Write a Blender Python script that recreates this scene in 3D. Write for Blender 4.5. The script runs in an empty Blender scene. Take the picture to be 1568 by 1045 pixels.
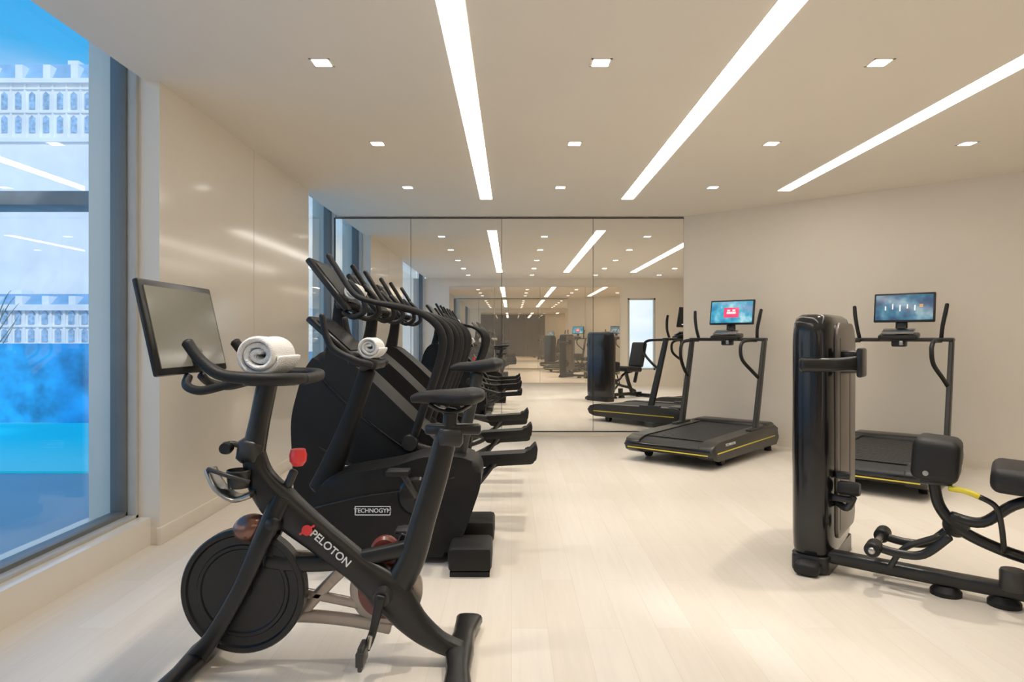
import bpy, bmesh, math, random
from mathutils import Vector, Matrix
random.seed(4)
scene = bpy.context.scene
scene.view_settings.view_transform = 'Standard'
scene.view_settings.look = 'None'
scene.view_settings.exposure = 0.06
scene.view_settings.gamma = 1.15

# ---------------------------------------------------------------- materials
def mat(name, col, rough=0.5, metal=0.0, var=0.06, scale=8.0, bump=0.0, bscale=200.0, emit=None, estr=0.0, spec=0.5, coat=0.0):
    m = bpy.data.materials.new(name); m.use_nodes = True
    nt = m.node_tree; b = nt.nodes['Principled BSDF']
    tc = nt.nodes.new('ShaderNodeTexCoord')
    nz = nt.nodes.new('ShaderNodeTexNoise'); nz.inputs['Scale'].default_value = scale; nz.inputs['Detail'].default_value = 4
    nt.links.new(tc.outputs['Object'], nz.inputs['Vector'])
    rp = nt.nodes.new('ShaderNodeValToRGB')
    rp.color_ramp.elements[0].position = 0.3; rp.color_ramp.elements[1].position = 0.7
    rp.color_ramp.elements[0].color = tuple(max(0, c*(1-var)) for c in col)+(1,)
    rp.color_ramp.elements[1].color = tuple(min(1, c*(1+var)) for c in col)+(1,)
    nt.links.new(nz.outputs['Fac'], rp.inputs['Fac']); nt.links.new(rp.outputs['Color'], b.inputs['Base Color'])
    b.inputs['Roughness'].default_value = rough; b.inputs['Metallic'].default_value = metal
    b.inputs['Specular IOR Level'].default_value = spec
    b.inputs['Coat Weight'].default_value = coat
    if bump:
        n2 = nt.nodes.new('ShaderNodeTexNoise'); n2.inputs['Scale'].default_value = bscale
        nt.links.new(tc.outputs['Object'], n2.inputs['Vector'])
        bp = nt.nodes.new('ShaderNodeBump'); bp.inputs['Strength'].default_value = bump; bp.inputs['Distance'].default_value = 0.01
        nt.links.new(n2.outputs['Fac'], bp.inputs['Height']); nt.links.new(bp.outputs['Normal'], b.inputs['Normal'])
    if emit:
        b.inputs['Emission Color'].default_value = tuple(emit)+(1,); b.inputs['Emission Strength'].default_value = estr
    return m

BLACK = mat('black_satin', (0.006,0.006,0.0065), 0.32, var=0.2, spec=0.38)
GRIP = mat('black_rubber', (0.007,0.007,0.0075), 0.55, var=0.2, bump=0.12, spec=0.3)
GLOSS = mat('black_gloss', (0.006,0.006,0.007), 0.18, var=0.2, coat=0.15, spec=0.35)
SHROUD = mat('shroud_plastic', (0.007,0.0068,0.0068), 0.55, var=0.2, bump=0.05, bscale=400, spec=0.22)
DGREY = mat('graphite_paint', (0.030,0.029,0.028), 0.38, metal=0.3, var=0.1, spec=0.4)
TAUPE = mat('taupe_shell', (0.12,0.102,0.088), 0.35, metal=0.2, var=0.08)
STEEL = mat('brushed_steel', (0.42,0.41,0.39), 0.28, metal=1.0)
BRONZE = mat('bronze_guard', (0.36,0.31,0.27), 0.28, metal=0.6)
COPPER = mat('copper_gloss', (0.22,0.10,0.07), 0.15, metal=0.6)
RED = mat('red_plastic', (0.80,0.03,0.03), 0.3)
REDREFL = mat('red_reflection_tone', (0.16,0.03,0.02), 0.25)  # red bottle reflection on the glossy guard, put into a colour
YEL = mat('yellow_stripe', (0.75,0.6,0.03), 0.4)
WHITE = mat('white_print', (0.85,0.85,0.83), 0.5)
TOWEL = mat('towel_terry', (0.93,0.92,0.90), 0.95, var=0.03, bump=0.7, bscale=220)
SCREEN = mat('dark_screen', (0.16,0.155,0.13), 0.12, var=0.03)
OFFSCR = mat('console_glass', (0.012,0.012,0.013), 0.2, var=0.1, spec=0.35)
BELT = mat('belt_slats', (0.018,0.018,0.020), 0.55, bump=0.3, bscale=90, spec=0.3)
WALL = mat('wall_paint', (0.81,0.73,0.615), 0.6, var=0.015, scale=1.5)
MARBLE = mat('polished_plaster', (0.85,0.775,0.66), 0.12, var=0.025, scale=1.2)
CEIL = mat('ceiling_paint', (0.89,0.81,0.69), 0.7, var=0.01, scale=1.0)
TRIM = mat('trim_paint', (0.82,0.74,0.62), 0.4, var=0.02)
FRAME = mat('window_frame_metal', (0.16,0.165,0.16), 0.4, metal=0.2)
FRAMEL = mat('window_frame_light', (0.52,0.51,0.48), 0.4)
JOINT = mat('panel_joint', (0.55,0.49,0.41), 0.5)
GLOW = mat('strip_glow', (1,1,1), 0.5, emit=(1.0,0.94,0.85), estr=9.5)
DGLOW = mat('downlight_glow', (1,1,1), 0.5, emit=(1.0,0.95,0.86), estr=9.0)

def mirror_mat(name, col, rough=0.0, metal=1.0):
    return mat(name, col, rough, metal=metal, var=0.004, scale=0.5)
MIRROR = mirror_mat('mirror_silver', (0.95,0.94,0.91))
BMIRROR = mirror_mat('mirror_bronze', (0.90,0.80,0.67), 0.0, 0.88)  # partly diffuse: warm haze painted in where deep reflections run out

def floor_mat():
    m = bpy.data.materials.new('pale_oak_planks'); m.use_nodes = True
    nt = m.node_tree; b = nt.nodes['Principled BSDF']
    tc = nt.nodes.new('ShaderNodeTexCoord'); mp = nt.nodes.new('ShaderNodeMapping')
    mp.inputs['Rotation'].default_value = (0,0,math.radians(90))
    nt.links.new(tc.outputs['Object'], mp.inputs['Vector'])
    br = nt.nodes.new('ShaderNodeTexBrick')
    br.inputs['Scale'].default_value = 1.0; br.inputs['Brick Width'].default_value = 1.1; br.inputs['Row Height'].default_value = 0.15
    br.inputs['Mortar Size'].default_value = 0.0012; br.inputs['Mortar Smooth'].default_value = 0.3
    br.inputs['Color1'].default_value = (0.80,0.735,0.645,1); br.inputs['Color2'].default_value = (0.745,0.67,0.57,1)
    br.inputs['Mortar'].default_value = (0.66,0.59,0.49,1)
    nt.links.new(mp.outputs['Vector'], br.inputs['Vector'])
    mp2 = nt.nodes.new('ShaderNodeMapping'); mp2.inputs['Scale'].default_value = (14,0.9,1)
    nt.links.new(tc.outputs['Object'], mp2.inputs['Vector'])
    nz = nt.nodes.new('ShaderNodeTexNoise'); nz.inputs['Scale'].default_value = 3; nz.inputs['Detail'].default_value = 6
    nt.links.new(mp2.outputs['Vector'], nz.inputs['Vector'])
    mx = nt.nodes.new('ShaderNodeMix'); mx.data_type='RGBA'; mx.blend_type='MULTIPLY'
    mx.inputs[0].default_value = 0.14
    nt.links.new(br.outputs['Color'], mx.inputs[6]); nt.links.new(nz.outputs['Fac'], mx.inputs[7])
    nt.links.new(mx.outputs[2], b.inputs['Base Color'])
    b.inputs['Roughness'].default_value = 0.34
    return m
FLOOR = floor_mat()

def glass_mat():
    m = bpy.data.materials.new('window_glass'); m.use_nodes = True
    nt = m.node_tree; nt.nodes.clear()
    out = nt.nodes.new('ShaderNodeOutputMaterial'); mix = nt.nodes.new('ShaderNodeMixShader')
    tr = nt.nodes.new('ShaderNodeBsdfTransparent'); tr.inputs['Color'].default_value = (0.93,0.98,1,1)
    gl = nt.nodes.new('ShaderNodeBsdfGlossy'); gl.inputs['Roughness'].default_value = 0.0
    lw = nt.nodes.new('ShaderNodeLayerWeight'); lw.inputs['Blend'].default_value = 0.5
    pw = nt.nodes.new('ShaderNodeMath'); pw.operation='POWER'; pw.inputs[1].default_value = 4.0
    ma = nt.nodes.new('ShaderNodeMath'); ma.operation='MULTIPLY_ADD'; ma.inputs[1].default_value = 0.8; ma.inputs[2].default_value = 0.04
    nt.links.new(lw.outputs['Facing'], pw.inputs[0]); nt.links.new(pw.outputs[0], ma.inputs[0]); nt.links.new(ma.outputs[0], mix.inputs[0])
    nt.links.new(tr.outputs[0], mix.inputs[1]); nt.links.new(gl.outputs[0], mix.inputs[2])
    nt.links.new(mix.outputs[0], out.inputs['Surface'])
    return m
GLASS = glass_mat()

def screen_mat(name, c1, c2, c3):
    m = bpy.data.materials.new(name); m.use_nodes = True
    nt = m.node_tree; b = nt.nodes['Principled BSDF']
    tc = nt.nodes.new('ShaderNodeTexCoord')
    nz = nt.nodes.new('ShaderNodeTexNoise'); nz.inputs['Scale'].default_value = 9
    nt.links.new(tc.outputs['Object'], nz.inputs['Vector'])
    rp = nt.nodes.new('ShaderNodeValToRGB')
    e = rp.color_ramp.elements
    e[0].position=0.38; e[0].color=c1+(1,); e[1].position=0.72; e[1].color=c3+(1,)
    k = e.new(0.55); k.color=c2+(1,)
    nt.links.new(nz.outputs['Fac'], rp.inputs['Fac'])
    nt.links.new(rp.outputs['Color'], b.inputs['Emission Color']); b.inputs['Emission Strength'].default_value = 0.85
    b.inputs['Base Color'].default_value = (0.01,0.01,0.01,1); b.inputs['Roughness'].default_value = 0.1
    return m
SCR1 = screen_mat('display_blue', (0.02,0.22,0.45), (0.05,0.45,0.65), (0.45,0.80,0.88))
SCR2 = screen_mat('display_teal', (0.015,0.06,0.14), (0.03,0.16,0.27), (0.18,0.36,0.42))
PINK = mat('display_pink', (0.3,0,0.05), 0.2, emit=(0.75,0.05,0.12), estr=1.0)
WGLOW = mat('display_white', (0.3,0.3,0.3), 0.2, emit=(0.8,0.8,0.8), estr=0.9)
OGLOW = mat('display_orange', (0.3,0.1,0.0), 0.2, emit=(0.5,0.3,0.15), estr=0.7)
BGLOW = mat('display_navy', (0.0,0.02,0.1), 0.2, emit=(0.02,0.06,0.22), estr=0.9)

# ---------------------------------------------------------------- mesh helpers
CUR = {'p': None, 'off': Vector((0,0,0))}
def begin(name, loc=(0,0,0), rotz=0.0, off=(0,0,0)):
    e = bpy.data.objects.new(name, None); e.empty_display_size = 0.2
    e.location = loc; e.rotation_euler = (0,0,rotz)
    scene.collection.objects.link(e); CUR['p'] = e; CUR['off'] = Vector(off); return e
def end():
    CUR['p'] = None; CUR['off'] = Vector((0,0,0))

def finish(bm, name, m, ang=35):
    for v in bm.verts: v.co -= CUR['off']
    bmesh.ops.recalc_face_normals(bm, faces=bm.faces[:])
    for f in bm.faces: f.smooth = True
    for e in bm.edges:
        if len(e.link_faces) == 2 and e.calc_face_angle(0) > math.radians(ang): e.smooth = False
    me = bpy.data.meshes.new(name); bm.to_mesh(me); bm.free()
    if isinstance(m, (list,tuple)):
        for k in m: me.materials.append(k)
    else: me.materials.append(m)
    o = bpy.data.objects.new(name, me); scene.collection.objects.link(o)
    if CUR['p']: o.parent = CUR['p']
    return o

def add_box(bm, c, s, rot=None, bevel=0.0, seg=2):
    r = bmesh.ops.create_cube(bm, size=1.0); vs = r['verts']
    M = Matrix.Translation(Vector(c)) @ (rot.to_4x4() if rot else Matrix.Identity(4)) @ Matrix.Diagonal((s[0],s[1],s[2],1))
    bmesh.ops.transform(bm, matrix=M, verts=vs)
    if bevel:
        es = list({e for v in vs for e in v.link_edges})
        bmesh.ops.bevel(bm, geom=es, offset=bevel, segments=seg, affect='EDGES', profile=0.5)
def R(ax, deg): return Matrix.Rotation(math.radians(deg), 3, ax)
def box(name, c, s, m, rot=None, bevel=0.0, seg=2):
    bm = bmesh.new(); add_box(bm, c, s, rot, bevel, seg); return finish(bm, name, m)
def boxes(name, lst, m, bevel=0.0):
    bm = bmesh.new()
    for b in lst: add_box(bm, b[0], b[1], b[2] if len(b)>2 else None, bevel)
    return finish(bm, name, m)
def span(x0,x1,y0,y1,z0,z1): return (((x0+x1)/2,(y0+y1)/2,(z0+z1)/2),(x1-x0,y1-y0,z1-z0))

def prism(name, pts, a0, a1, m, bevel=0.0, plane='XZ', seg=3):
    bm = bmesh.new()
    def P(p, a):
        if plane=='XZ': return (p[0], a, p[1])
        if plane=='YZ': return (a, p[0], p[1])
        return (p[0], p[1], a)
    va = [bm.verts.new(P(p,a0)) for p in pts]; vb = [bm.verts.new(P(p,a1)) for p in pts]
    fa = bm.faces.new(va); fb = bm.faces.new(vb)
    n = len(pts)
    for i in range(n): bm.faces.new((va[i],va[(i+1)%n],vb[(i+1)%n],vb[i]))
    if bevel:
        es = list(set(fa.edges)|set(fb.edges))
        bmesh.ops.bevel(bm, geom=es, offset=bevel, segments=seg, affect='EDGES', profile=0.5)
    return finish(bm, name, m, 40)

def round_poly(pts, r, seg=4):
    out=[]; n=len(pts)
    for i in range(n):
        p=Vector(pts[i]); a=Vector(pts[i-1])-p; b=Vector(pts[(i+1)%n])-p
        d=min(r,a.length*.45,b.length*.45); A=p+a.normalized()*d; B=p+b.normalized()*d
        for k in range(seg+1):
            t=k/seg; q=A*(1-t)**2+p*2*t*(1-t)+B*t*t; out.append((q.x,q.y))
    return out

def sweep(name, pts, rad, m, ref=(0,1,0), seg=16, sub=6, sq=2.0, closed=False):
    P=[Vector(p) for p in pts]; n=len(P)
    if not isinstance(rad,(list,)): rad=[rad]*n
    rad=[(r,r) if not isinstance(r,tuple) else r for r in rad]
    Q=[];S=[]
    if n==2 and not closed: Q=P[:];S=rad[:]
    else:
        rng = n if closed else n-1
        for i in range(rng):
            if closed: p0,p1,p2,p3=P[i-1],P[i],P[(i+1)%n],P[(i+2)%n]
            else: p0,p1,p2,p3=P[max(i-1,0)],P[i],P[i+1],P[min(i+2,n-1)]
            ra=rad[i];rb=rad[(i+1)%n]
            for k in range(sub):
                t=k/sub
                Q.append(0.5*((2*p1)+(-p0+p2)*t+(2*p0-5*p1+4*p2-p3)*t*t+(-p0+3*p1-3*p2+p3)*t**3))
                S.append((ra[0]*(1-t)+rb[0]*t, ra[1]*(1-t)+rb[1]*t))
        if not closed: Q.append(P[-1]);S.append(rad[-1])
    bm=bmesh.new(); rings=[]; N=len(Q); side=Vector(ref)
    def ring(c,sd,nr,a,b):
        vs=[]
        for j in range(seg):
            th=2*math.pi*(j+0.5)/seg; ct,st=math.cos(th),math.sin(th)
            x=math.copysign(abs(ct)**(2/sq),ct)*a; y=math.copysign(abs(st)**(2/sq),st)*b
            vs.append(bm.verts.new(c+sd*x+nr*y))
        return vs
    for i in range(N):
        if closed: T=Q[(i+1)%N]-Q[i-1]
        elif i==0: T=Q[1]-Q[0]
        elif i==N-1: T=Q[-1]-Q[-2]
        else: T=Q[i+1]-Q[i-1]
        T.normalize()
        s=side-T*side.dot(T)
        if s.length<0.15:
            alt=Vector((1,0,0)) if abs(T.x)<0.8 else Vector((0,0,1)); s=alt-T*alt.dot(T)
        s.normalize(); side=s; nr=T.cross(s); a,b=S[i]
        if i==0 and not closed:
            k=min(a,b); rings.append(ring(Q[0]-T*k*.35,s,nr,a*.65,b*.65))
        rings.append(ring(Q[i],s,nr,a,b))
        if i==N-1 and not closed:
            k=min(a,b); rings.append(ring(Q[i]+T*k*.35,s,nr,a*.65,b*.65))
    M=len(rings)
    for i in range(M if closed else M-1):
        A=rings[i];B=rings[(i+1)%M]
        for j in range(seg): bm.faces.new((A[j],A[(j+1)%seg],B[(j+1)%seg],B[j]))
    if not closed: bm.faces.new(rings[0]); bm.faces.new(rings[-1])
    return finish(bm,name,m,50)

def lathe(name, prof, c, axis, m, seg=48):
    bm=bmesh.new(); rings=[]
    for r,h in prof:
        vs=[]
        for j in range(seg):
            a=2*math.pi*j/seg; u,v=r*math.cos(a),r*math.sin(a)
            p={'Y':(u,h,v),'Z':(u,v,h),'X':(h,u,v)}[axis]
            vs.append(bm.verts.new(Vector(c)+Vector(p)))
        rings.append(vs)
    for i in range(len(rings)-1):
        for j in range(seg): bm.faces.new((rings[i][j],rings[i][(j+1)%seg],rings[i+1][(j+1)%seg],rings[i+1][j]))
    bm.faces.new(rings[0]); bm.faces.new(rings[-1])
    return finish(bm,name,m,30)

def blob(name, c, r, m, rot=None):
    bm=bmesh.new(); bmesh.ops.create_uvsphere(bm,u_segments=24,v_segments=14,radius=1)
    M=Matrix.Translation(Vector(c)) @ (rot.to_4x4() if rot else Matrix.Identity(4)) @ Matrix.Diagonal((r[0],r[1],r[2],1))
    bmesh.ops.transform(bm,matrix=M,verts=bm.verts[:]); return finish(bm,name,m,80)

def text(name, body, loc, size, m, rot, ext=0.001):
    cu=bpy.data.curves.new(name+'_c','FONT'); cu.body=body; cu.size=size; cu.extrude=ext; cu.align_x='CENTER'; cu.align_y='CENTER'; cu.offset=size*0.012
    t=bpy.data.objects.new(name+'_t',cu); scene.collection.objects.link(t)
    bpy.context.view_layer.update()
    me=bpy.data.meshes.new_from_object(t); bpy.data.objects.remove(t)
    me.transform(Matrix.Translation(Vector(loc)-CUR['off']) @ rot.to_4x4())
    me.materials.clear(); me.materials.append(m)
    o=bpy.data.objects.new(name,me); scene.collection.objects.link(o)
    if CUR['p']: o.parent=CUR['p']
    return o

def towel_roll(c, r, L, name='rolled_towel'):
    """rolled towel, axis along Y: a folded sheet wound into a spiral"""
    bm=bmesh.new(); turns=2.9; n=90; pitch=r/(turns+0.9); rows=[]
    ny=6; th=pitch*.97
    for i in range(n+1):
        t=i/n; a=turns*2*math.pi*t+0.6; rr=pitch*turns*t
        row=[]
        for j in range(ny+1):
            f=j/ny; y=-L/2+L*f
            if j==0: y-=0.010*math.cos(a*0.5)-0.012*(1-t)
            if j==ny: y+=0.010*math.sin(a*0.7)
            w=0.0022*math.sin(a*2.3+j*1.1)
            sc=0.90
            row.append((Vector((math.cos(a)*(rr+w),y,math.sin(a)*(rr+w)*sc)),Vector((math.cos(a)*(rr+w+th),y,math.sin(a)*(rr+w+th)*sc))))
        rows.append(row)
    V=[[(bm.verts.new(p+Vector(c)),bm.verts.new(q+Vector(c))) for p,q in row] for row in rows]
    for i in range(n):
        for j in range(ny):
            bm.faces.new((V[i][j][0],V[i+1][j][0],V[i+1][j+1][0],V[i][j+1][0]))
            bm.faces.new((V[i][j][1],V[i][j+1][1],V[i+1][j+1][1],V[i+1][j][1]))
        for j in (0,ny):
            bm.faces.new((V[i][j][0],V[i][j][1],V[i+1][j][1],V[i+1][j][0]))
    for i in (0,n):
        for j in range(ny): bm.faces.new((V[i][j][0],V[i][j+1][0],V[i][j+1][1],V[i][j][1]))
    o=finish(bm,name,TOWEL,80)
    s=o.modifiers.new('sub','SUBSURF'); s.levels=2; s.render_levels=2
    return o

def label(name, body, c, w, h):
    x,y,z=c; t=h*0.09
    boxes(name+'_frame',[((x,y,z+h/2),(w,0.004,t)),((x,y,z-h/2),(w,0.004,t)),((x-w/2,y,z),(t,0.004,h)),((x+w/2,y,z),(t,0.004,h))],WHITE)
    text(name+'_text',body,(x,y-0.001,z),h*0.70,WHITE,R('X',90))

# ---------------------------------------------------------------- room shell
H=2.69; MY=8.17
box('floor',*span(-2.45,6.2,-0.45,8.45,-0.12,0.0),FLOOR)
box('ceiling',*span(-2.12,6.2,-0.45,8.45,H,H+0.14),CEIL)
boxes('wall_left',[span(-2.45,-2.04,3.86,6.70,0,3.1),
    span(-2.45,-2.09,-0.25,3.86,0,0.16), span(-2.45,-2.09,6.70,8.2,0,0.16),
    span(-2.45,-2.12,-0.25,8.2,3.1,3.22), span(-2.14,-2.12,-0.25,8.2,H+.14,3.12)],MARBLE)
box('baseboard_left',*span(-2.055,-2.028,3.85,6.71,0.0,0.10),TRIM,bevel=0.003)
boxes('trim_1',[span(-2.042,-2.0385,5.27,5.274,0.10,H)],JOINT)
box('wall_front',*span(-2.45,2.13,8.20,8.40,0,3.22),WALL)
prism('wall_right',[(2.11,8.17),(6.0,4.64),(6.0,-0.25),(6.15,-0.25),(6.15,4.72),(2.13,8.38)],0,H,WALL,plane='XY')
prism('baseboard_right',[(2.125,8.14),(5.98,4.635),(6.0,4.65),(2.14,8.16)],0,0.07,TRIM,plane='XY')
boxes('wall_back',[span(-2.45,2.9,-0.45,-0.28,0,H),span(3.6,6.15,-0.45,-0.28,0,H),span(2.9,3.6,-0.45,-0.28,0,0.4),span(2.9,3.6,-0.45,-0.28,2.2,H)],WALL)
begin('mirror_wall')
edges=[-2.16,-1.235,-0.12,1.0,2.11]
for i in range(4):
    box('mirror_panel_%d'%(i+1),*span(edges[i]+.003,edges[i+1]-.003,8.172,8.19,0.06,2.665),MIRROR)
boxes('mirror_backing',[span(-2.17,2.118,8.189,8.201,0.05,2.68)],BLACK)
boxes('mirror_edge',[span(-2.175,-2.16,8.165,8.2,0.05,2.675),span(-2.175,2.115,8.165,8.2,2.665,2.677),span(-2.175,2.115,8.165,8.2,0.052,0.06)],DGREY)
end()
box('baseboard_front',*span(-2.2,2.12,8.158,8.20,0.0,0.045),TRIM)
begin('bronze_mirror')
for i,(a,b) in enumerate([(-1.55,-0.42),(-0.42,0.71),(0.71,1.84),(1.84,2.7)]):
    box('bronze_panel_%d'%(i+1),*span(a+.003,b-.003,-0.275,-0.26,0.08,2.47),BMIRROR)
end()

# windows (left side)
def window(name,y0,y1,z0=0.16,z1=3.1):
    begin(name)
    boxes('frame',[span(-2.30,-2.21,y1-0.045,y1,z0,z1),span(-2.30,-2.21,y0,y0+0.045,z0,z1),
        span(-2.30,-2.21,y0,y1,z0,z0+0.04),span(-2.30,-2.21,y0,y1,z1-0.05,z1)],FRAME,bevel=0.003)
    boxes('frame_inner',[span(-2.21,-2.16,y1-0.03,y1,z0,z1),span(-2.21,-2.16,y0,y0+0.03,z0,z1),span(-2.21,-2.16,y0,y1,z0,z0+0.02)],FRAMEL,bevel=0.003)
    box('glass',*span(-2.262,-2.256,y0+0.04,y1-0.04,z0+0.035,z1-0.045),GLASS)
    end()
window('window_1',-0.25,3.86)
window('window_2',6.70,8.2)
begin('window_3')
boxes('frame',[span(2.9,2.95,-0.40,-0.30,0.4,2.2),span(3.55,3.6,-0.40,-0.30,0.4,2.2),span(2.9,3.6,-0.40,-0.30,0.4,0.45),span(2.9,3.6,-0.40,-0.30,2.15,2.2)],FRAMEL)
box('glass',*span(2.94,3.56,-0.353,-0.347,0.44,2.16),GLASS)
end()

# ---------------------------------------------------------------- ceiling lights
for X,y1 in ((-0.27,7.13),(1.24,7.13),(2.75,6.72)):
    begin('ceiling_light_strip',(X,(1.29+y1)/2,H))
    L=(y1-1.29)
    box('diffuser',(0,0,-0.001),(0.125,L,0.006),GLOW)
    boxes('rim',[((-.066,0,-.0005),(.006,L+.012,.003)),((.066,0,-.0005),(.006,L+.012,.003)),((0,L/2+.003,-.0005),(.13,.006,.003)),((0,-L/2-.003,-.0005),(.13,.006,.003))],CEIL)
    end()
rows=[0.6,2.1,3.6,5.1,6.58]; cols=[-1.025,0.483,1.99,3.49]
for ri,Y in enumerate(rows):
    for X in cols:
        if Y>6 and X>3: continue
        e=begin('recessed_downlight',(X,Y,H))
        box('lens',(0,0,-0.001),(0.088,0.088,0.006),DGLOW)
        boxes('rim',[((-.050,0,-.0005),(.012,.112,.004)),((.050,0,-.0005),(.012,.112,.004)),((0,.050,-.0005),(.112,.012,.004)),((0,-.050,-.0005),(.112,.012,.004))],CEIL)
        ld=bpy.data.lights.new('downlight_beam','SPOT'); ld.energy=100 if Y>1 else 60; ld.spot_size=math.radians(68); ld.spot_blend=1.0
        ld.color=(1.0,0.90,0.77); ld.shadow_soft_size=0.04
        lo=bpy.data.objects.new('downlight_beam',ld); lo.location=(0,0,-0.03); scene.collection.objects.link(lo); lo.parent=e
        end()

# ---------------------------------------------------------------- spin bike (foreground)
def spin_bike():
    begin('exercise_bike',(-0.65,2.45,0),0,(-0.65,0,0))
    B=BLACK
    c=(-0.98,0,0.276)
    lathe('flywheel',[(0.0001,-.030),(.03,-.030),(.032,-.016),(.150,-.016),(.155,-.022),(.166,-.022),(.170,-.017),(.200,-.019),(.206,-.028),(.222,-.028),(.227,-.022),(.227,.022),(.222,.028),(.206,.028),(.2,.018),(.03,.018),(.0001,.03)],c,'Y',B,64)
    lathe('flywheel_hub',[(.0001,-.045),(.014,-.045),(.016,-.03),(.016,.06),(.0001,.06)],c,'Y',DGREY,24)
    for s in (-1,1):
        sweep('fork_leg',[(-.835,.02*s,.62),(-.885,.055*s,.50),(-.97,.062*s,.305),(-1.07,.062*s,.13),(-1.135,.06*s,.045)],[(.022,.036),(.018,.034),(.016,.029),(.018,.030),(.022,.038)],B,sq=3)
    sweep('front_foot',[(-1.15,-.30,.032),(-1.14,-.15,.04),(-1.135,0,.045),(-1.14,.15,.04),(-1.15,.30,.032)],[(.042,.028),(.034,.028),(.045,.032),(.034,.028),(.042,.028)],B,ref=(1,0,0),sq=3)
    sweep('rear_foot',[(-.175,-.31,.032),(-.185,-.15,.04),(-.19,0,.045),(-.185,.15,.04),(-.175,.31,.032)],[(.055,.028),(.042,.028),(.052,.034),(.042,.028),(.055,.028)],B,ref=(1,0,0),sq=3)
    for x in (-1.15,-.175):
        for s in (-1,1):
            lathe('levelling_foot',[(.0001,0),(.028,0),(.028,.01),(.02,.02),(.0001,.02)],(x,.27*s,0.0),'Z',GRIP,20)
    sweep('main_beam',[(-.950,0,.80),(-.925,0,.69),(-.85,0,.59),(-.70,0,.465),(-.56,0,.355),(-.455,0,.27),(-.36,0,.155),(-.27,0,.085),(-.185,0,.05)],
          [(.035,.035),(.04,.052),(.042,.072),(.036,.060),(.036,.056),(.045,.078),(.036,.054),(.034,.038),(.034,.03)],B,sq=2.6,seg=20)
    sweep('seat_tube',[(-.235,0,.86),(-.275,0,.70),(-.325,0,.53),(-.37,0,.38),(-.44,0,.26)],[(.028,.040),(.030,.044),(.032,.046),(.034,.050),(.034,.056)],B,sq=2.8)
    sweep('cross_strut',[(-.90,0,.385),(-.80,0,.372),(-.65,0,.375),(-.50,0,.40),(-.37,0,.43)],[(.025,.030)]*5,B,sq=2.8)
    sweep('fork_bridge',[(-.86,-.06,.53),(-.86,.06,.53)],[(.03,.03)]*2,B,ref=(1,0,0))
    sweep('handlebar_post',[(-.953,0,.76),(-.925,0,.90),(-.895,0,1.05)],[(.036,.042),(.030,.036),(.030,.036)],B,sq=3)
    sweep('post_collar',[(-.962,0,.755),(-.952,0,.815)],[(.042,.048)]*2,DGREY,sq=3)
    sweep('adjust_lever',[(-.96,0,.79),(-1.02,-.02,.815),(-1.05,-.03,.80)],[.013,.010,.012],DGREY)
    lathe('adjust_knob',[(.0001,-.02),(.02,-.02),(.024,0),(.02,.02),(.0001,.02)],(-1.035,-.03,.80),'Y',GRIP,20)
    for s in (-1,1):
        sweep('handlebar',[(-.735,.05*s,1.055),(-.745,.14*s,1.06),(-.80,.195*s,1.062),(-.90,.205*s,1.065),(-.99,.205*s,1.080),(-1.055,.20*s,1.13),(-1.098,.195*s,1.185)],[(.018,.018),(.02,.02),(.020,.022),(.021,.023),(.020,.020),(.019,.019),(.020,.020)],GRIP,ref=(0,0,1))
        sweep('aero_loop',[(-.90,.10*s,1.055),(-1.0,.11*s,1.035),(-1.09,.11*s,1.015),(-1.15,.09*s,1.03),(-1.165,.05*s,1.06)],.016,GRIP,ref=(0,0,1))
    sweep('bar_bridge',[(-.735,-.10,1.055),(-.73,0,1.055),(-.735,.10,1.055)],[(.02,.02)]*3,GRIP,ref=(0,0,1))
    prism('bar_tray',round_poly([(-.93,-.17),(-.76,-.17),(-.735,0),(-.76,.17),(-.93,.17),(-.95,0)],.04),1.035,1.06,BLACK,bevel=.008,plane='XY')
    sweep('screen_arm',[(-.93,0,1.04),(-1.05,0,1.06),(-1.15,0,1.12),(-1.21,0,1.20)],[(.03,.018)]*4,B,sq=3)
    rot=R('Y',-12.5)
    box('screen_body',(-1.203,0,1.235),(.022,.53,.335),BLACK,rot,bevel=.008)
    box('screen_glass',(-1.1905,0,1.2375),(.004,.485,.285),SCREEN,rot)
    box('screen_rear',(-1.226,0,1.23),(.03,.30,.18),BLACK,rot,bevel=.01)
    sweep('resistance_stem',[(-.83,0,.64),(-.80,0,.71)],.016,DGREY)
    lathe('resistance_knob',[(.0001,-.035),(.018,-.035),(.030,-.018),(.032,.005),(.026,.026),(.0001,.03)],(-.785,0,.765),'Z',RED,24)
    sweep('bottle_cage',[(-.93,-.05,.64),(-.99,-.055,.625),(-1.05,-.055,.665),(-1.085,-.05,.73)],[(.045,.012),(.05,.012),(.05,.012),(.045,.010)],STEEL,sq=3)
    sweep('cage_rim',[(-1.075,-.09,.735),(-1.0,-.105,.715),(-.93,-.09,.69)],.008,DGREY)
    lathe('cage_cup',[(.0001,0),(.036,0),(.043,.06),(.040,.065),(.033,.02),(.0001,.02)],(-.985,-.045,.66),'Z',DGREY,24)
    sweep('cage_arm',[(-.92,0,.70),(-.98,-.03,.67)],.014,B)
    blob('brake_cover',(-.955,-.01,.505),(.066,.045,.050),COPPER,R('Y',-15))
    sweep('guard_upper',[(-.98,.075,.385),(-.80,.078,.372),(-.62,.078,.37),(-.46,.078,.375)],[(.012,.022)]*4,BRONZE,sq=4)
    sweep('guard_lower',[(-.98,.075,.135),(-.80,.078,.145),(-.62,.078,.13),(-.46,.078,.10)],[(.012,.024)]*4,BRONZE,sq=4)
    sweep('guard_brace',[(-.80,.08,.15),(-.72,.08,.24),(-.62,.08,.34)],[(.012,.022)]*3,BRONZE,sq=4)
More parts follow.
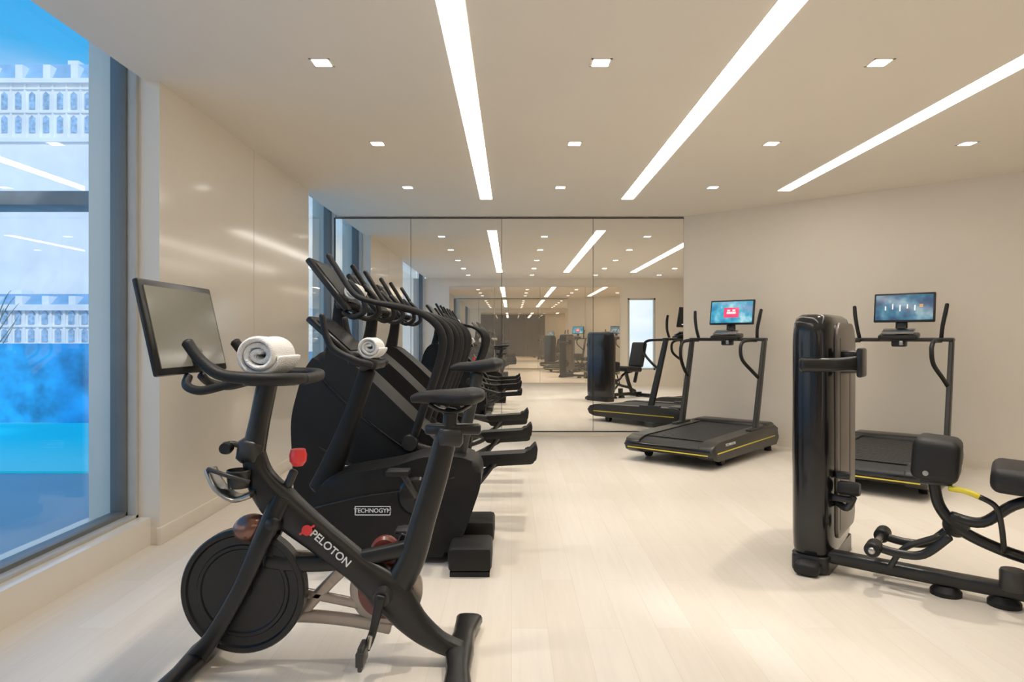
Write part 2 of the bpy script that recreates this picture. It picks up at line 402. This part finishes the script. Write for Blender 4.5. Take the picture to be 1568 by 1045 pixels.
    sweep('guard_brace_rear',[(-.80,.08,.235),(-.70,.08,.215),(-.58,.08,.19)],[(.012,.018)]*3,BRONZE,sq=4)
    lathe('guard_disc',[(.0001,-.014),(.12,-.014),(.138,-.006),(.138,.012),(.12,.018),(.0001,.018)],(-.475,.08,.245),'Y',BRONZE,48)
    lathe('red_reflection_ring',[(.07,-.018),(.105,-.018),(.105,-.012),(.07,-.012)],(-.475,.08,.245),'Y',REDREFL,48)  # ring added to paint a red reflection on the guard disc
    lathe('red_reflection_disc',[(.0001,-.02),(.045,-.02),(.055,-.01),(.055,.01),(.0001,.01)],(-.475,.06,.40),'Y',REDREFL,40)  # disc added to paint the second red reflection, above the crank
    lathe('crank_axle',[(.0001,-.085),(.03,-.085),(.033,-.07),(.033,.10),(.0001,.10)],(-.463,0,.272),'Y',DGREY,28)
    sweep('crank_arm_near',[(-.463,-.09,.285),(-.49,-.095,.16),(-.515,-.095,.10)],[(.010,.018),(.009,.014),(.009,.016)],BLACK,sq=3)
    sweep('crank_arm_far',[(-.463,.11,.285),(-.43,.115,.40),(-.41,.115,.44)],[(.010,.018),(.009,.014),(.009,.016)],BLACK,sq=3)
    boxes('pedal_near',[((-.518,-.145,.10),(.016,.075,.085)),((-.518,-.145,.10),(.028,.085,.05))],DGREY,bevel=.005)
    boxes('pedal_far',[((-.41,.165,.445),(.085,.075,.018)),((-.41,.165,.44),(.05,.085,.03))],DGREY,bevel=.005)
    box('pedal_clip',(-.50,-.10,.13),(.016,.03,.05),STEEL,R('Y',12),bevel=.003)
    sweep('seat_post',[(-.235,0,.82),(-.222,0,.935)],[(.022,.026)]*2,B,sq=3)
    sweep('seat_slider',[(-.31,0,.865),(-.12,0,.865)],[(.022,.020)]*2,B,sq=4)
    sweep('slider_clamp',[(-.26,0,.835),(-.19,0,.835)],[(.032,.035)]*2,DGREY,sq=4)
    sweep('saddle',[(-.365,0,.975),(-.33,0,.982),(-.27,0,.982),(-.20,0,.982),(-.14,0,.988),(-.105,0,.992)],[(.018,.014),(.026,.022),(.036,.028),(.072,.032),(.088,.032),(.062,.02)],GRIP,sub=6,seg=24)
    sweep('saddle_rail',[(-.30,0,.955),(-.26,0,.935),(-.20,0,.93),(-.15,0,.955)],[(.03,.008)]*4,DGREY)
    d=R('X',90) @ R('Z',-41)
    text('beam_lettering','PELOTON',(-.655,-.0395,.437),.040,WHITE,d)
    lathe('beam_emblem',[(.010,-.002),(.019,-.002),(.019,.001),(.010,.001)],(-.738,-.0455,.505),'Y',RED,24)
    sweep('emblem_bar',[(-.765,-.045,.49),(-.712,-.045,.522)],[(.002,.004)]*2,RED)
    end()
spin_bike()
t=towel_roll((0,0,0),.086,.22); t.location=(-.865,2.37,1.142)

# ---------------------------------------------------------------- upright bike
def upright_bike():
    begin('upright_bike',(-.65,3.70,0),0,(-.65,0,0))
    pr=round_poly([(-1.08,.10),(-1.06,.36),(-.98,.46),(-.62,.52),(-.47,.57),(-.27,.57),(-.165,.53),(-.16,.42),(-.235,.20),(-.31,.035),(-1.02,.035)],.06)
    prism('shroud',pr,-.17,.17,SHROUD,bevel=.035)
    sweep('shroud_seam',[(-1.04,-.172,.30),(-.80,-.173,.36),(-.55,-.173,.40),(-.30,-.172,.46)],[(.003,.006)]*4,GLOSS)
    label('side_label','TECHNOGYM',(-.735,-.173,.285),.185,.045)
    sweep('console_column',[(-1.05,0,.36),(-.95,0,.60),(-.86,0,.84),(-.80,0,1.02)],[(.06,.075),(.05,.055),(.045,.045),(.045,.045)],SHROUD,sq=3)
    box('console',(-.955,0,1.20),(.035,.42,.32),BLACK,R('Y',-48),bevel=.012)
    box('console_screen',(-.939,0,1.216),(.004,.36,.24),OFFSCR,R('Y',-48))
    box('console_tray',(-.80,0,1.06),(.16,.26,.04),BLACK,R('Y',10),bevel=.015)
    for s in (-1,1):
        sweep('handle',[(-.80,.12*s,1.04),(-.74,.22*s,1.06),(-.80,.25*s,1.08),(-.92,.245*s,1.14),(-.965,.24*s,1.22),(-.985,.235*s,1.32)],[.018,.018,.019,.019,.018,.017],GRIP,ref=(0,0,1))
        sweep('crank_arm',[(-.50,.19*s,.36),(-.50+.08*s,.20*s,.36-.14*s)],[(.012,.018)]*2,DGREY)
        box('pedal',(-.50+.085*s,.255*s,.36-.145*s),(.12,.10,.03),GRIP,bevel=.008)
    lathe('crank_cover',[(.0001,-.185),(.09,-.185),(.11,-.165),(.11,.165),(.09,.185),(.0001,.185)],(-.50,0,.36),'Y',GLOSS,40)
    sweep('seat_post',[(-.31,0,.50),(-.24,0,.76),(-.185,0,1.0)],[(.04,.05),(.028,.032),(.026,.03)],DGREY,sq=3)
    sweep('saddle',[(-.335,0,1.03),(-.29,0,1.04),(-.22,0,1.04),(-.15,0,1.045),(-.09,0,1.055),(-.055,0,1.06)],[(.02,.014),(.032,.024),(.048,.030),(.09,.036),(.115,.038),(.09,.024)],GRIP,seg=24)
    box('front_foot',(-1.0,0,.025),(.12,.56,.05),BLACK,bevel=.018)
    boxes('rear_foot',[((-.21,-.24,.085),(.22,.26,.12)),((-.21,.24,.085),(.22,.26,.12)),((-.26,0,.04),(.16,.3,.05))],SHROUD,bevel=.022)
    boxes('floor_pads',[((-.21,-.24,.012),(.2,.24,.024)),((-.21,.24,.012),(.2,.24,.024))],GRIP)
    end()
upright_bike()
t=towel_roll((0,0,0),.070,.20); t.location=(-.765,3.66,1.150)

# ---------------------------------------------------------------- elliptical trainers
def elliptical(Y):
    begin('elliptical_trainer',(-.65,Y,0),0,(-.65,0,0))
    pr=round_poly([(-1.34,.10),(-1.37,.70),(-1.29,1.00),(-1.20,1.12),(-1.08,1.12),(-.90,.97),(-.60,.68),(-.42,.52),(-.36,.30),(-.40,.035),(-1.28,.035)],.10,5)
    prism('shroud',pr,-.18,.18,SHROUD,bevel=.05)
    sweep('shroud_crease',[(-1.20,-.182,.98),(-1.0,-.183,.78),(-.78,-.183,.60),(-.55,-.183,.44)],[(.003,.008)]*4,GLOSS)
    sweep('shroud_ridge',[(-1.33,-.17,.60),(-1.05,-.183,.45),(-.75,-.183,.30),(-.50,-.183,.22)],[(.003,.007)]*4,GLOSS)
    label('side_label','TECHNOGYM',(-.965,-.183,.385),.21,.05)
    sweep('mast',[(-1.16,0,1.05),(-1.12,0,1.25),(-1.10,0,1.44)],[(.07,.06),(.05,.045),(.045,.04)],SHROUD,sq=3)
    box('console',(-1.13,0,1.53),(.04,.46,.40),BLACK,R('Y',-38),bevel=.014)
    box('console_screen',(-1.111,0,1.545),(.004,.40,.30),OFFSCR,R('Y',-38))
    box('console_tray',(-1.02,0,1.40),(.16,.30,.05),BLACK,R('Y',10),bevel=.018)
    for s in (-1,1):
        sweep('fixed_handle',[(-1.05,.12*s,1.36),(-.97,.20*s,1.33),(-.90,.21*s,1.37),(-.92,.21*s,1.46),(-1.0,.21*s,1.55)],.018,GRIP,ref=(0,0,1))
        sweep('swing_arm',[(-1.10,.30*s,1.70),(-1.05,.30*s,1.62),(-.95,.30*s,1.47),(-.84,.29*s,1.42),(-.68,.28*s,1.39),(-.54,.27*s,1.345),(-.44,.26*s,1.26),(-.42,.25*s,1.14),(-.47,.25*s,.95),(-.54,.24*s,.76),(-.60,.23*s,.58)],[(.017,.017)]*4+[(.020,.020)]*2+[(.022,.025)]*2+[(.020,.026)]*3,GRIP,ref=(0,1,0),sub=5)
        lathe('arm_pivot',[(.0001,-.03),(.045,-.03),(.05,-.02),(.05,.02),(.045,.03),(.0001,.03)],(-.62,.225*s,.56),'Y',DGREY,28)
        dz=.03 if s<0 else -.06
        sweep('pedal_rail',[(-.62,.22*s,.55),(-.40,.21*s,.47+dz*.5),(-.12,.20*s,.42+dz)],[(.02,.025)]*3,DGREY,sq=3)
        prism('pedal',round_poly([(-.24,.455+dz),(.10,.475+dz),(.15,.53+dz),(.16,.50+dz),(.15,.42+dz),(-.20,.40+dz)],.02),min(.13*s,.27*s),max(.13*s,.27*s),GRIP,bevel=.008)
        sweep('rear_link',[(-.10,.20*s,.41+dz),(-.24,.19*s,.27),(-.40,.17*s,.20)],[(.014,.018)]*3,DGREY)
    box('front_foot',(-1.22,0,.03),(.14,.60,.06),BLACK,bevel=.02)
    box('rear_foot',(-.38,0,.04),(.16,.50,.08),BLACK,bevel=.025)
    end()
for Y in (4.30,5.30,6.35): elliptical(Y)
t=towel_roll((0,0,0),.062,.16); t.location=(-.985,4.20,1.495)

# ---------------------------------------------------------------- treadmills
def treadmill(loc, rotz, scr, kind):
    begin('treadmill',loc,rotz)
    W=.46
    side=round_poly([(-1.34,.12),(-1.33,.20),(-1.20,.245),(-.2,.27),(.20,.28),(.27,.20),(.25,.07),(-.9,.07),(-1.22,.07)],.05)
    for s in (-1,1):
        a,b=sorted((s*.31,s*W)); prism('side_rail',side,a,b,DGREY,bevel=.02,plane='YZ')
        sweep('yellow_line',[(s*(W+.001),-1.22,.145),(s*(W+.001),-.6,.155),(s*(W+.001),.15,.165)],[(.003,.006)]*3,YEL,ref=(1,0,0))
        sweep('upright',[(s*.41,-.26,.22),(s*.41,-.13,.70),(s*.41,0,1.19)],[(.022,.048),(.022,.044),(.020,.036)],DGREY,ref=(1,0,0),sq=4)
        sweep('handrail',[(s*.33,-.02,1.175),(s*.32,-.20,1.175),(s*.33,-.36,1.16),(s*.33,-.42,1.10),(s*.34,-.40,.98),(s*.38,-.25,.86),(s*.40,-.12,.78)],.018,GRIP,ref=(1,0,0))
        sweep('horn',[(s*.33,.0,1.19),(s*.345,-.03,1.30),(s*.365,-.02,1.42),(s*.375,.0,1.50)],[.017,.017,.018,.016],GRIP,ref=(1,0,0))
        lathe('roller_foot',[(.0001,-.03),(.04,-.03),(.045,-.02),(.045,.02),(.04,.03),(.0001,.03)],(s*.38,-1.0,.046),'X',GRIP,24)
        lathe('front_foot',[(.0001,0),(.04,0),(.035,.05),(.02,.09),(.0001,.09)],(s*.38,.16,0),'Z',GRIP,20)
        sweep('upright_base',[(s*.41,-.42,.265),(s*.41,-.10,.275)],[(.028,.02)]*2,BLACK,ref=(1,0,0),sq=4)
    deck=round_poly([(-1.32,.11),(-1.30,.19),(-1.18,.225),(-.2,.25),(.18,.258),(.22,.15),(.15,.09),(-1.22,.09)],.045)
    prism('running_deck',deck,-.31,.31,BELT,bevel=.004,plane='YZ')
    boxes('belt_slats',[((0,-1.12+.055*i,.2345+.0255*(i*.055)/1.0*.98),(.60,.044,.006),R('X',1.45)) for i in range(22)],BELT,bevel=.002)
    sweep('rear_yellow_line',[(-.42,-1.338,.135),(.42,-1.338,.135)],[(.005,.003)]*2,YEL,ref=(0,0,1))
    box('rear_bumper',(0,-1.325,.165),(.88,.03,.04),GLOSS,bevel=.012)
    box('front_hood',(0,.14,.20),(.84,.26,.20),BLACK,bevel=.04,seg=3)
    box('console_bar',(0,0,1.185),(.86,.11,.036),BLACK,bevel=.014)
    box('console_pod',(0,-.01,1.215),(.32,.16,.05),BLACK,R('X',12),bevel=.018)
    box('shelf',(0,-.03,1.262),(.26,.10,.018),STEEL,R('X',25),bevel=.006)
    box('underpod',(0,.01,1.15),(.12,.08,.06),BLACK,bevel=.015)
    box('stop_clip',(.03,-.06,1.155),(.03,.02,.04),STEEL,bevel=.004)
    sweep('screen_neck',[(0,.06,1.20),(0,.10,1.30),(0,.10,1.42)],[(.05,.02)]*3,BLACK,ref=(1,0,0),sq=3)
    rt=R('X',-10)
    box('display',(.03,.06,1.480),(.50,.03,.275),BLACK,rt,bevel=.010)
    box('display_screen',(.03,.0438,1.483),(.465,.004,.235),scr,rt)
    if kind==0:
        box('display_tile',(0.03,.0405,1.478),(.17,.003,.11),PINK,rt,bevel=.001)
        boxes('display_tile_small',[((0.03,.038,1.475),(.10,.003,.022),rt),((0.0,.038,1.500),(.03,.003,.018),rt),((0.06,.038,1.502),(.03,.003,.018),rt)],WGLOW)
        boxes('display_bar',[((0.03,.061,1.383),(.34,.003,.014),rt)],WGLOW)
    else:
        boxes('display_tile',[((-.12+.06*i,.0405,1.477+.014*(i%2)),(.010,.003,.04+.01*(i%3)),rt) for i in range(5)],WGLOW)
        boxes('display_ground',[((.03,.0525,1.400),(.44,.003,.05),rt)],BGLOW)
        boxes('display_accent',[((.17,.040,1.495),(.03,.003,.03),rt)],OGLOW)
    text('side_text','TECHNOGYM',(W+.002,-.95,.205),.035,WHITE,R('Z',90)@R('X',90))
    end()
TR=-math.atan2(.67,.74)
treadmill((2.35,7.26,0),TR,SCR1,0)
treadmill((3.56,6.12,0),TR,SCR2,1)

# ---------------------------------------------------------------- leg machine with weight tower
def leg_machine():
    begin('leg_extension_machine',(1.70,3.64,0),-math.atan2(.6,.8))
    bm=bmesh.new(); rings=[]; seg=40
    zs=[(.085,.90),(.12,.97),(.20,1.0),(.70,1.01),(1.15,1.0),(1.22,.985),(1.275,.94),(1.305,.84),(1.322,.62)]
    for z,k in zs:
        vs=[]
        for j in range(seg):
            th=2*math.pi*(j+.5)/seg; ct,st=math.cos(th),math.sin(th)
            a=.105*k; b=.315-(1-k)*.14
            x=math.copysign(abs(ct)**(2/3.2),ct)*a; y=math.copysign(abs(st)**(2/5.0),st)*b
            vs.append(bm.verts.new((x,y,z)))
        rings.append(vs)
    for i in range(len(rings)-1):
        for j in range(seg): bm.faces.new((rings[i][j],rings[i][(j+1)%seg],rings[i+1][(j+1)%seg],rings[i+1][j]))
    bm.faces.new(rings[0]); bm.faces.new(rings[-1])
    finish(bm,'weight_tower',GLOSS,45)
    prism('tower_side_panel',round_poly([(-.19,.16),(.27,.16),(.29,1.20),(.22,1.28),(-.15,1.28),(-.20,1.22)],.05),.098,.1135,TAUPE,bevel=.005,plane='YZ')
    box('tower_seam',(.1135,-.13,.70),(.004,.006,1.0),BLACK)
    boxes('tower_slot',[((.1135,.13,.75),(.004,.03,.75))],BLACK)
    prism('tower_foot',round_poly([(-.09,-.31),(.09,-.31),(.10,.28),(-.10,.28)],.04),0,.09,BLACK,bevel=.015,plane='XY')
    sweep('near_foot',[(-.0,-.37,.035),(.0,-.16,.045)],[(.06,.032),(.07,.04)],GRIP,ref=(1,0,0),sq=3)
    box('selector_block',(.145,-.05,1.075),(.10,.14,.12),BLACK,bevel=.02)
    sweep('selector_arm',[(-.03,-.325,1.065),(.10,-.28,1.065),(.20,-.16,1.07)],[(.038,.035),(.034,.03),(.038,.035)],BLACK,ref=(0,0,1),sq=4)
    box('selector_plate',(.215,-.15,1.075),(.03,.13,.15),BLACK,bevel=.012)
    lathe('adjust_roller',[(.0001,-.05),(.03,-.05),(.035,-.04),(.035,.04),(.03,.05),(.0001,.05)],(.17,-.22,.44),'X',GRIP,24)
    sweep('roller_arm',[(.10,-.18,.36),(.16,-.22,.34),(.19,-.22,.40)],.018,DGREY)
    boxes('pin_block',[((.14,-.2,.50),(.07,.05,.035)),((.14,-.22,.385),(.10,.05,.03))],BLACK,bevel=.008)
    y=-.22
    sweep('base_beam',[(.06,y,.085),(.5,y,.075),(1.35,y,.07)],[(.04,.032)]*3,BLACK,sq=5)
    sweep('tower_cross_beam',[(.06,-.24,.08),(.06,.24,.08)],[(.03,.03)]*2,BLACK,ref=(1,0,0),sq=4)
    for x in (.58,.80,1.3):
        lathe('beam_foot',[(.0001,0),(.065,0),(.065,.02),(.045,.045),(.0001,.045)],(x,y,0),'Z',GRIP,28)
    box('rear_cross_foot',(1.32,y,.04),(.09,.62,.07),BLACK,bevel=.02)
    sweep('pad_stem',[(.53,y,.60),(.535,y,.50),(.56,y,.40),(.64,y,.31),(.80,y,.245),(1.00,y,.20),(1.20,y,.12)],[(.026,.026)]*7,BLACK)
    sweep('seat_riser',[(1.10,y,.10),(1.0,y,.30),(.92,y,.52)],[(.03,.035)]*3,BLACK,sq=4)
    sweep('seat_cradle',[(.60,y,.37),(.72,y,.36),(.86,y,.47),(1.1,y,.52)],[(.024,.024)]*4,BLACK)
    box('front_pad',(.545,y,.635),(.19,.26,.20),GRIP,R('Y',4),bevel=.04,seg=4)
    box('front_pad_plate',(.545,y,.53),(.13,.16,.02),BLACK,bevel=.006)
    lathe('pad_bolt',[(.0001,-.004),(.012,-.004),(.012,.004),(.0001,.004)],(.51,y-.131,.58),'Y',STEEL,16)
    sweep('yellow_grip',[(.60,y-.09,.515),(.66,y-.10,.512),(.71,y-.10,.495)],.013,YEL,ref=(0,0,1))
    sweep('lever',[(.71,y-.10,.495),(.77,y-.10,.46),(.79,y-.09,.38),(.80,y-.04,.25)],.012,BLACK,ref=(0,0,1))
    box('seat_pad',(.98,y,.575),(.46,.38,.11),GRIP,R('Y',3),bevel=.04,seg=4)
    box('back_pad',(1.27,y,.86),(.10,.36,.52),GRIP,R('Y',14),bevel=.04,seg=4)
    sweep('back_stem',[(1.18,y,.30),(1.25,y,.52),(1.34,y,.80)],[(.03,.03)]*3,BLACK,sq=4)
    for dy in (-.11,.11):
        sweep('movement_arm',[(.60,y+dy,.30),(.50,y+dy,.20),(.40,y+dy,.185),(.30,y+dy,.20)],[(.018,.020)]*4,BLACK)
    sweep('ankle_rod',[(.30,y-.20,.20),(.30,y+.20,.20)],.016,STEEL,ref=(1,0,0))
    for dy in (-.14,.14):
        lathe('ankle_roller',[(.0001,-.05),(.030,-.05),(.036,-.04),(.036,.04),(.030,.05),(.0001,.05)],(.30,y+dy,.20),'Y',GRIP,24)
    sweep('foot_link',[(.36,y-.05,.10),(.42,y-.05,.20),(.56,y-.05,.28)],.014,DGREY)
    lathe('cam_disc',[(.0001,-.02),(.05,-.02),(.055,-.01),(.055,.01),(.05,.02),(.0001,.02)],(.62,y+.0,.33),'Y',BLACK,32)
    lathe('counter_weight',[(.0001,-.045),(.045,-.045),(.05,-.035),(.05,.035),(.045,.045),(.0001,.045)],(.83,y-.06,.14),'Z',DGREY,28)
    end()
leg_machine()

# ---------------------------------------------------------------- exterior
EXG=mat('outside_paving',(0.50,0.55,0.60),0.6,scale=1.0)
CYAN=mat('turquoise_paving',(0.02,0.66,0.78),0.4,scale=1.0,emit=(0.0,0.55,0.68),estr=0.3)  # slight emission paints extra brightness into the slab, which is no lamp
BLUEH=mat('blue_hoarding',(0.01,0.27,0.70),0.35,var=0.8,scale=3.0,emit=(0.0,0.22,0.62),estr=0.4)  # self-glow brightens the blue board; it is no light source
FAC=mat('stone_facade',(0.86,0.88,0.90),0.7,var=0.10,scale=0.8)
ROOF=mat('zinc_mansard',(0.30,0.52,0.75),0.5,var=0.15,scale=2)
FWIN=mat('facade_window',(0.30,0.48,0.68),0.2,var=0.35)
BEAMM=mat('canopy_steel',(0.20,0.22,0.23),0.5,var=0.4,scale=3)
REFLM=mat('grey_reflection_tone',(0.42,0.42,0.41),0.35,var=0.1)  # grey of an interior reflection in the window, as a solid colour
box('outside_paving',*span(-40,-2.45,-6,60,-0.10,-0.02),EXG)
box('turquoise_carpet',*span(-9,-2.9,6.0,9.4,-0.02,0.0),CYAN)
box('street_hoarding',*span(-12,-4.2,9.6,9.75,-0.02,1.12),BLUEH)
box('glass_reflection_post',*span(-2.83,-2.58,4.45,4.72,-0.02,4.2),REFLM,bevel=.01)  # upright block added in place of a grey reflecting strip of glass
boxes('entrance_canopy',[span(-6.5,-2.9,5.1,5.4,2.22,2.33),span(-6.5,-6.3,5.1,5.4,-0.02,2.33)],BEAMM,bevel=.01)
def facade(name,x0,x1,y,z1,nw,rows_,zr0,dz,roof):
    begin(name,((x0+x1)/2,y,0),0,((x0+x1)/2,y,0))
    box('body',*span(x0,x1,y,y+4,-0.02,z1),FAC)
    w=(x1-x0)/nw
    boxes('cornice',[span(x0-.2,x1+.2,y-.2,y,z1-.16,z1),span(x0,x1,y-.12,y,zr0-.35,zr0-.2)]+[span(x0,x1,y-.08,y,zr0+dz*r+dz*.82,zr0+dz*r+dz*.9) for r in range(rows_)]+[span(x0+w*i-.03,x0+w*i+.03,y-.06,y,zr0-.2,z1-.1) for i in range(nw+1)],FAC)
    prism('mansard_roof',[(y+.05,z1),(y+.45,z1+roof),(y+3.5,z1+roof),(y+3.9,z1)],x0,x1,ROOF,plane='YZ')
    boxes('dormers',[span(x0+w*(i+.5)-w*.26,x0+w*(i+.5)+w*.26,y,y+.5,z1,z1+roof*.75) for i in range(0,nw,2)]+[span(x0+w*i-.15,x0+w*i+.25,y+1,y+1.5,z1,z1+roof*1.5) for i in range(2,nw,7)],FAC)
    L=[]
    for r in range(rows_):
        for i in range(nw):
            cx=x0+w*(i+.5); L.append(span(cx-w*.20,cx+w*.20,y-.05,y+.02,zr0+dz*r,zr0+dz*(r+.62)))
    boxes('windows',L,FWIN)
    boxes('window_arches',[(((x0+w*(i+.5)),y-.02,zr0+dz*(r+.62)),(w*.28,.05,w*.28),R('Y',45)) for r in range(rows_) for i in range(nw)],FWIN)
    end()
facade('reflected_city_facade',-28,-11,24,10.5,34,2,8.6,.85,.75)  # solid facade added in place of a city reflection high in the window
facade('town_house',-20,-7.0,18,2.1,36,2,1.10,.48,.32)
LEAF=mat('tree_foliage',(0.16,0.22,0.20),0.9,var=0.5,scale=6)
begin('street_tree',(-10.9,14,0),0,(-10.9,14,0))
sweep('trunk',[(-10.9,14,.02),(-10.88,14,.8),(-10.8,14,1.5)],[.06,.04,.02],LEAF)
for k in range(16):
    a=k*2.4; sweep('branch',[(-10.88,14,.8+.05*k),(-10.88+.3*math.cos(a),14+.3*math.sin(a),1.25+.06*k),(-10.88+.45*math.cos(a),14+.45*math.sin(a),1.55+.05*k)],[.016,.010,.004],LEAF,seg=6,sub=3)
end()

# world
w=bpy.data.worlds.new('sky'); scene.world=w; w.use_nodes=True
nt=w.node_tree; bg=nt.nodes['Background']
tc=nt.nodes.new('ShaderNodeTexCoord'); sx=nt.nodes.new('ShaderNodeSeparateXYZ')
nt.links.new(tc.outputs['Generated'],sx.inputs[0])
mp=nt.nodes.new('ShaderNodeMapping'); mp.inputs['Scale'].default_value=(2.5,2.5,9)
nt.links.new(tc.outputs['Generated'],mp.inputs['Vector'])
nz=nt.nodes.new('ShaderNodeTexNoise'); nz.inputs['Scale'].default_value=1.6; nz.inputs['Detail'].default_value=6
nt.links.new(mp.outputs['Vector'],nz.inputs['Vector'])
grad=nt.nodes.new('ShaderNodeValToRGB'); e=grad.color_ramp.elements
e[0].position=0.0; e[0].color=(0.60,0.78,0.98,1); e[1].position=0.42; e[1].color=(0.02,0.30,0.74,1)
k=e.new(0.33); k.color=(0.03,0.38,0.82,1); k=e.new(0.15); k.color=(0.60,0.78,0.97,1)
nt.links.new(sx.outputs['Z'],grad.inputs['Fac'])
cl=nt.nodes.new('ShaderNodeValToRGB'); cl.color_ramp.elements[0].position=0.38; cl.color_ramp.elements[1].position=0.6
nt.links.new(nz.outputs['Fac'],cl.inputs['Fac'])
mr=nt.nodes.new('ShaderNodeMapRange'); mr.inputs['From Min'].default_value=0.24; mr.inputs['From Max'].default_value=0.34; mr.inputs['To Min'].default_value=1; mr.inputs['To Max'].default_value=0
nt.links.new(sx.outputs['Z'],mr.inputs['Value'])
mu=nt.nodes.new('ShaderNodeMath'); mu.operation='MULTIPLY'
nt.links.new(cl.outputs['Color'],mu.inputs[0]); nt.links.new(mr.outputs[0],mu.inputs[1])
mx=nt.nodes.new('ShaderNodeMix'); mx.data_type='RGBA'
nt.links.new(mu.outputs[0],mx.inputs[0]); nt.links.new(grad.outputs['Color'],mx.inputs[6]); mx.inputs[7].default_value=(0.97,0.98,1.0,1)
nt.links.new(mx.outputs[2],bg.inputs['Color']); bg.inputs['Strength'].default_value=1.15
sd=bpy.data.lights.new('sun','SUN'); sd.energy=1.8; sd.angle=math.radians(3); sd.color=(1,0.97,0.93)
so=bpy.data.objects.new('sun',sd); so.rotation_euler=Vector((-0.55,0.75,-0.45)).to_track_quat('-Z','Y').to_euler(); so.location=(4,-6,9)
scene.collection.objects.link(so)

# camera
cd=bpy.data.cameras.new('camera'); cd.sensor_width=36; cd.lens=36*1020/1568; cd.shift_y=-0.0029; cd.shift_x=0.0005; cd.clip_start=0.02; cd.clip_end=300
co=bpy.data.objects.new('camera',cd); co.location=(0,0,1.2); co.rotation_euler=(math.radians(90),0,0)
scene.collection.objects.link(co); scene.camera=co
